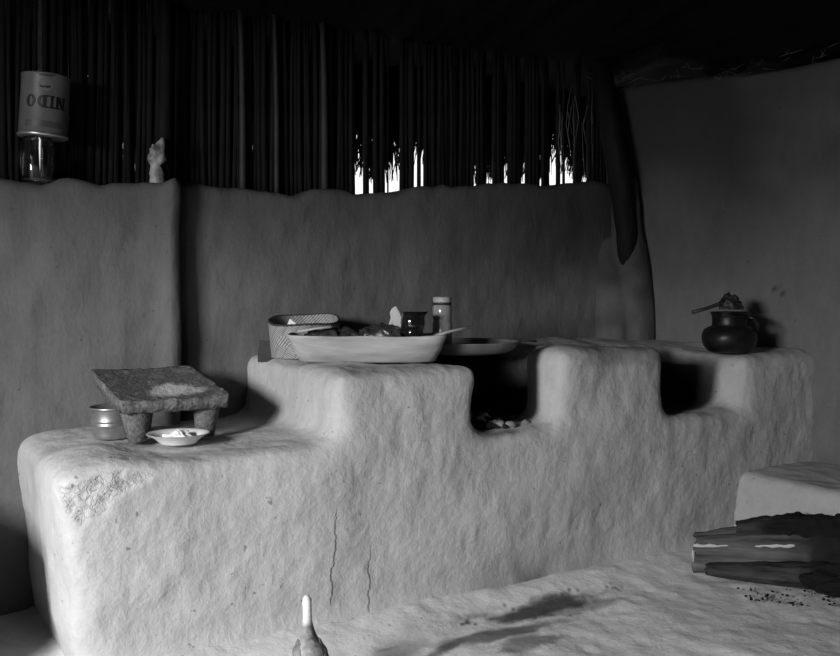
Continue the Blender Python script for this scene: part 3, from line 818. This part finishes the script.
# wooden spoon over the right end of the tray
s0 = tc + W(.150, -.035, .055); s1 = tc + W(.205, -.022, .079); s2 = tc + W(.262, -.01, .0975); s3 = tc + W(.338, .015, .113)
sp = empty('wooden_spoon', s0); tag(sp, 'long wooden spoon resting on the right end of the tray, handle out', 'spoon')
v, f = tube([s1-s0, s2-s0, s3-s0], [.0045, .004, .005], 10); mesh('handle', v, f, M['stick'], sp)
v, f = tube([s0-s0, (s1-s0)*.35, (s1-s0)*.8, (s1-s0)*1.02], [.007, .017, .013, .0045], 14, squash=.45); mesh('spoon_bowl', v, f, M['stick'], sp)

# comal over the first firebox, glass jar standing on it
cm = empty('griddle', (1.875, 2.822, .778)); tag(cm, 'wide shallow round griddle laid over the first firebox', 'griddle')
mesh('pan', *lathe([(.10, -.012), (.155, -.006), (.172, .002), (.190, .016), (.200, .030), (.203, .033), (.200, .0345), (.196, .031), (.186, .019), (.168, .007), (.150, .002), (.05, .0005)], 80, True, True), M['iron'], cm)
e0 = W(.0, 0); hd = [Vector((.857*.196, -.515*.196, .030)), Vector((.857*.225, -.515*.225, .034)), Vector((.857*.262, -.515*.262, .033))]
v, f = tube(hd, [.004, .0032, .0038], 8); mesh('handle', v, f, M['dark_wood'], cm)
jp = W(.0765, 3.262, .781)
gj = empty('lidded_jar', jp); tag(gj, 'tall clear glass jar with a pale screw lid, right of the black jug', 'jar')
mesh('jar_body', *lathe([(.029, 0), (.033, .003), (.034, .012), (.034, .098), (.031, .106), (.031, .110), (.0335, .118), (.0335, .150), (.029, .163), (.0275, .168), (.0275, .178), (.025, .178), (.025, .166), (.031, .150), (.031, .118), (.0285, .108), (.0315, .098), (.0315, .012), (.027, .006)], 48, True, True), M['glass'], gj)
mesh('lid', *lathe([(.0295, .169), (.0315, .169), (.032, .172), (.032, .184), (.030, .188), (.02, .189)], 48, True, True), M['lid'], gj)
mesh('lid_gap_ring', *lathe([(.0300, .161), (.0322, .161), (.0322, .1695), (.030, .1695)], 48, True, True), M['dark_wood'], gj)  # dark ring put in for the gap below the lid

# ash and coals in the first firebox
v, f = [], []
coal = []
for i in range(120):
    px = random.gauss(1.86, .075); py = random.uniform(2.56, 2.86); r = random.uniform(.006, .020)
    if i < 34: px = random.gauss(1.835, .032); py = random.gauss(2.66, .035); r = random.uniform(.010, .021)
    px = min(max(px, 1.73), 2.03)
    zz = .535 + r*.4 + (.022*math.exp(-((px-1.835)**2+(py-2.66)**2)/.003) if i < 34 else 0)
    tv, tf = lump(r, r*.8, r*.7, .5, 50, i, 10, 8); tv, tf = moved((tv, tf), (px-1.86, py-2.7, zz-.53))
    o0 = len(v); v += tv; f += [tuple(q+o0 for q in ff) for ff in tf]; coal += [(.1 if i < 20 else (1.0 if random.random() < .75 else .4))]*len(tv)
    if i >= 20:
        cval = 1.0 if random.random() < .8 else .35
        coal[-len(tv):] = [cval]*len(tv)
o = mesh('ash_and_coals', v, f, M['ash'], loc=(1.86, 2.70, .53), attrs={'coal': coal}); tag(o, 'pale ash lumps and black charcoal crumbs in the left firebox', 'ash', kind='stuff')

# ------------------------------------------------------------------ black pot with a ladle, right block
pp = W(1.237, 3.80, .742)
pt = empty('clay_pot', pp, -TH); tag(pt, 'round soot-black clay pot with wide neck, on the right counter block', 'pot')
prof = [(.070, 0), (.086, .008), (.100, .026), (.107, .050), (.106, .072), (.097, .092), (.082, .103), (.068, .108), (.066, .114), (.066, .142), (.068, .148), (.072, .152), (.070, .154), (.062, .150), (.060, .112), (.09, .09), (.098, .05), (.08, .015)]
v, f = lathe(prof, 64, True, True); P = np.array(v); P += .0015*np.stack([fbm(P, 16, 3, s) for s in (1, 2, 3)], 1); P[:, 2] = np.maximum(P[:, 2], 0)
mesh('pot_body', P, f, M['pot'], pt)
for s in (1,):
    v, f = tube([(.060*s, -.028, .142), (.085*s, -.036, .140), (.099*s, -.040, .118), (.096*s, -.036, .088)], [.008, .009, .009, .009], 10)
    mesh('handle', v, f, M['pot'], pt)
ld = empty('pot_cover', pp + Vector((0, 0, .156)), -TH); tag(ld, 'dark flat cover lying on the mouth of the black pot', 'lid')
v, f = lathe([(.02, 0), (.070, 0), (.074, .003), (.072, .007), (.03, .009)], 40, True, True); mesh('cover_disc', v, f, M['pot'], ld)
la = empty('ladle', pp + Vector((0, 0, .168)), -TH); tag(la, 'short dark ladle with a knobbly crusted bowl, laid across the pot', 'ladle')
v, f = tube([(-.155, -.03, -.006), (-.10, -.022, .008), (-.05, -.012, .024), (-.02, -.004, .034)], [.0085, .0065, .008, .014], 10); mesh('handle', v, f, M['dark_wood'], la)
v, f = lump(.044, .036, .040, .38, 46, 33, 48, 32, zmin=-.016); v, f = moved((v, f), (.008, 0, .020)); mesh('ladle_bowl', v, f, M['dark_wood'], la)

# ------------------------------------------------------------------ firewood in front of the bench
def turn(P, a):
    P = np.array([tuple(p) for p in P]); c, s = math.cos(a), math.sin(a)
    return np.stack([P[:, 0]*c+P[:, 1]*s, -P[:, 0]*s+P[:, 1]*c, P[:, 2]], 1)
def log(name, p0, p1, secs, m, lb, seed, char=(.35, .8), jag=.006):
    """secs: list of (t, polygon of (side, up)) cross-sections along the log"""
    p0 = Vector(p0); p1 = Vector(p1); ax = (p1-p0); L = ax.length; ax.normalize(); side = ax.cross(Vector((0, 0, 1))).normalized()
    nseg = 50; npoly = 40; v = []; ch = []
    def section(t):
        for i in range(len(secs)-1):
            if secs[i][0] <= t <= secs[i+1][0]:
                s = (t-secs[i][0])/(secs[i+1][0]-secs[i][0]); return [(a[0]*(1-s)+b_[0]*s, a[1]*(1-s)+b_[1]*s) for a, b_ in zip(secs[i][1], secs[i+1][1])]
        return secs[-1][1]
    def resample(poly):
        q = poly + [poly[0]]; d = [0]
        for i in range(len(poly)): d.append(d[-1]+math.hypot(q[i+1][0]-q[i][0], q[i+1][1]-q[i][1]))
        tt = np.linspace(0, d[-1], npoly, endpoint=False); return list(zip(np.interp(tt, d, [a[0] for a in q]), np.interp(tt, d, [a[1] for a in q])))
    for i in range(nseg+1):
        t = i/nseg
        for k, (s_, u_) in enumerate(resample(section(t))):
            jt = jag*2.5*(vnoise(np.array([[k*.8, seed, 0.]]), 1, 3)[0]) if i in (0, nseg) else 0
            v.append(tuple(ax*(t*L+jt) + side*s_ + Vector((0, 0, u_)))); ch.append(t)
    P = np.array(v)
    loc2 = np.stack([P@np.array(ax), P@np.array(side), P[:, 2]], 1)
    g_ = fbm(loc2*np.array([.12, 1, 1]), 26, 4, seed)*.007
    nn = np.stack([np.zeros(len(P)), P@np.array(side), P[:, 2]-.04], 1)
    P += np.outer(g_, np.array(side)) + np.outer(fbm(loc2*np.array([.12, 1, 1]), 26, 4, seed+5)*.006, np.array([0, 0, 1]))
    ch = np.array(ch); rough = sst(ch+.1*fbm(loc2, 12, 3, seed), char[0], char[1])
    P += (np.stack([fbm(loc2, 28, 3, seed+s) for s in (11, 12, 13)], 1)*.008)*rough[:, None]
    P[:, 2] = np.maximum(P[:, 2], .001-p0.z)
    f = []
    for i in range(nseg):
        for k in range(npoly):
            a = i*npoly+k; b_ = i*npoly+(k+1) % npoly; f.append((a, b_, b_+npoly, a+npoly))
    f.append(tuple(range(npoly))); f.append(tuple(range(nseg*npoly, (nseg+1)*npoly)))
    an_ = math.atan2(ax.y, ax.x); P = turn(P, an_)
    o = mesh(name, P, f, m, loc=p0, rz=an_, attrs={'char': rough}); tag(o, lb, 'firewood', None)
    return o
L0 = W(.962, 3.335, .012); L1 = W(1.45, 3.17, .050)
lg = log('firewood_log', L0+Vector((0, 0, .018)), L1+Vector((0, 0, .03)),
    [(0, [(.0, -.028), (.01, .064), (-.03, .078), (-.11, .088), (-.10, .0), (-.03, -.026)]), (.6, [(.0, -.01), (.0, .066), (-.03, .100), (-.11, .125), (-.11, .0), (-.05, -.01)]), (1, [(.0, -.005), (.0, .062), (-.03, .105), (-.11, .12), (-.11, .0), (-.05, -.01)])],
    M['split'], 'large split log with a pale fresh edge facing the room, left end cut square', 21, (.40, .8))
# fresh pale edge strip, a part of the big log
dv_ = (L1-L0); ux = dv_.normalized(); sd = ux.cross(Vector((0, 0, 1))).normalized()
pth = []; rr = []
for i in range(26):
    t = i/25*.66; pth.append(ux*(t*dv_.length-.002) + sd*(.008-.012*t) + Vector((0, 0, .0665+.004*t+.0015*math.sin(i*1.9)))); rr.append(max(.0012, .0036+.0030*math.sin(i*.33+.8)+.0012*math.sin(i*1.7)) if i < 25 else .001)
v, f = tube(pth, rr, 8, squash=1.0); AN = math.atan2(ux.y, ux.x); v = turn(v, AN); e = mesh('split_edge', v, f, M['fresh'], lg); tag(e, 'pale freshly split edge')
v, f = tube([ux*-.004+sd*.004+Vector((0, 0, .06)), ux*-.003+sd*.002+Vector((0, 0, .03)), ux*.0+sd*-.004+Vector((0, 0, -.006))], [.004, .003, .003], 8); v = turn(v, AN); e = mesh('cut_end', v, f, M['fresh'], lg); tag(e, 'pale cut end')
log('firewood_log', L0+ux*.045+sd*.045+Vector((0, 0, .004)), L1+ux*-.06+sd*.075+Vector((0, 0, -.04)),
    [(0, [(.0, -.01), (.018, .008), (.008, .026), (-.03, .028), (-.04, .0), (-.02, -.01)]), (1, [(.0, -.01), (.028, .02), (.01, .072), (-.05, .075), (-.06, .0), (-.03, -.01)])],
    M['bark'], 'thin barked firewood piece lying lowest in front of the big split log', 35, (.5, .85))
pE = ux*.055+sd*.060+Vector((0, 0, .012))
log('firewood_log', W(1.12, 3.36, .130), W(1.56, 3.19, .165),
    [(0, [(.03, -.01), (.045, .02), (.02, .045), (-.05, .04), (-.06, .0), (-.02, -.02)]), (.3, [(.035, -.03), (.05, .02), (.02, .065), (-.05, .06), (-.07, .0), (-.02, -.03)]), (1, [(.04, -.03), (.05, .03), (.02, .07), (-.05, .06), (-.07, .0), (-.02, -.03)])],
    M['bark'], 'charred black log lying on top at the back of the firewood heap', 49, (.0, .35))
v, f = lump(.150, .058, .052, .34, 17, 63, 84, 44, ridged=True, zmin=-.042)
o = mesh('charred_stump', v, f, M['bark'], loc=W(1.42, 3.09, .043), rz=-TH-.2, attrs={'char': [1.]*len(v)}); tag(o, 'charred black chunk of wood at the right front end of the firewood', 'firewood')
v = []; f = []
for i in range(70):
    r = random.uniform(.002, .006); q = W(random.uniform(1.05, 1.42), random.uniform(2.98, 3.16), .004)
    tv, tf = moved(lump(r, r, r*.6, .4, 80, i, 8, 6), q); o0 = len(v); v += tv; f += [tuple(a+o0 for a in ff) for ff in tf]
o = mesh('charcoal_crumbs', v, f, M['bark'], attrs={'char': [1.]*len(v)}); tag(o, 'scattered black charcoal crumbs on the floor under the firewood', 'charcoal', kind='stuff')

# ------------------------------------------------------------------ young hen, seen from behind
hn = empty('hen', W(-.266, 2.30, .0), math.radians(-14)); tag(hn, 'pale-necked mottled young hen seen from behind at the bottom edge', 'hen')
# local frame: +Y is where the hen faces
spine = [  # y, z, rx(half width), rz(half height)
    (-.078, .082, .005, .005), (-.068, .086, .016, .014), (-.048, .090, .031, .032), (-.022, .096, .040, .044), (.004, .108, .040, .046), (.022, .124, .033, .040), (.032, .142, .023, .028),
    (.036, .158, .0175, .0190), (.038, .170, .0155, .0165), (.038, .183, .0118, .0125), (.038, .198, .0108, .0118), (.040, .212, .0112, .0130), (.044, .226, .0118, .0140), (.046, .234, .0105, .0115), (.048, .240, .007, .008), (.048, .243, .003, .004)]
rings = []
for i, (y, z, rx, rz) in enumerate(spine):
    a = spine[max(i-1, 0)]; b_ = spine[min(i+1, len(spine)-1)]; d = Vector((0, b_[0]-a[0], b_[1]-a[1])).normalized(); up = Vector((1, 0, 0)).cross(d)
    rings.append([tuple(Vector((0, y, z)) + Vector((1, 0, 0))*rx*math.cos(2*PI*k/32) + up*rz*math.sin(2*PI*k/32)) for k in range(32)])
v, f = loft(rings); P = np.array(v)
pale = sst(P[:, 2]+.006*fbm(P, 60, 2, 3), .168, .186)
pale = np.maximum(pale, .35*sst(-P[:, 0]+.01*fbm(P, 60, 3, 6), .0, .03)*(P[:, 2] < .16))
P += (np.stack([fbm(P, 60, 3, s) for s in (1, 2, 3)], 1)*.0022)*(1-pale)[:, None]
hb = mesh('body', P, f, M['feather'], hn, attrs={'pale': pale*.95})
ss = hb.modifiers.new('s', 'SUBSURF'); ss.levels = 1; ss.render_levels = 2
for s in (-1, 1):
    v, f = lump(.011, .054, .034, .10, 50, 5+s, 40, 26); P = np.array(v)
    P[:, 2] += .55*P[:, 1]; fe = np.sin((P[:, 2]*260)+P[:, 1]*60); P[:, 0] += .0012*fe*s
    P += np.array([s*.033, -.020, .098]); P[:, 0] -= s*.012*sst(-P[:, 1], .02, .08)+s*.010*sst(P[:, 2], .11, .15)
    mesh('wing', P, f, M['wing'], hn)
    v, f = tube([(s*.018, .0, .075), (s*.019, .006, .045), (s*.020, .0, .008)], [.010, .005, .0042], 8); lgp = mesh('leg', v, f, M['skin'], hn)
    toes = [tube([(s*.020, .0, .008), (s*.020+dx*.5, dy*.5, .007), (s*.020+dx, dy, .003)], [.004, .0035, .0015], 6) for dx, dy in ((0, .036), (.016, .028), (-.016, .028), (0, -.018))]
    mesh('foot', *join(*toes), M['skin'], lgp)
    mesh('eye', *sphere(.0028, .0028, .0028, 12, 8, (s*.0105, .049, .228)), M['eye'], hn)
fan = []
for k in range(7):
    a = (k-3)*.16
    fan.append(moved(sphere(.010, .045, .002, 10, 10), (math.sin(a)*.04, -.078-.012*math.cos(a*2), .088), Matrix.Rotation(math.radians(-25), 3, 'X') @ Matrix.Rotation(-a, 3, 'Z')))
mesh('tail', *join(*fan), M['wing'], hn)
v, f = tube([(0, .054, .226), (0, .064, .224), (0, .071, .220)], [.005, .0032, .0006], 8); mesh('beak', v, f, M['skin'], hn)
v, f = lump(.0022, .012, .006, .3, 120, 8, 20, 12); v, f = moved((v, f), (0, .050, .236)); mesh('comb', v, f, M['skin'], hn)
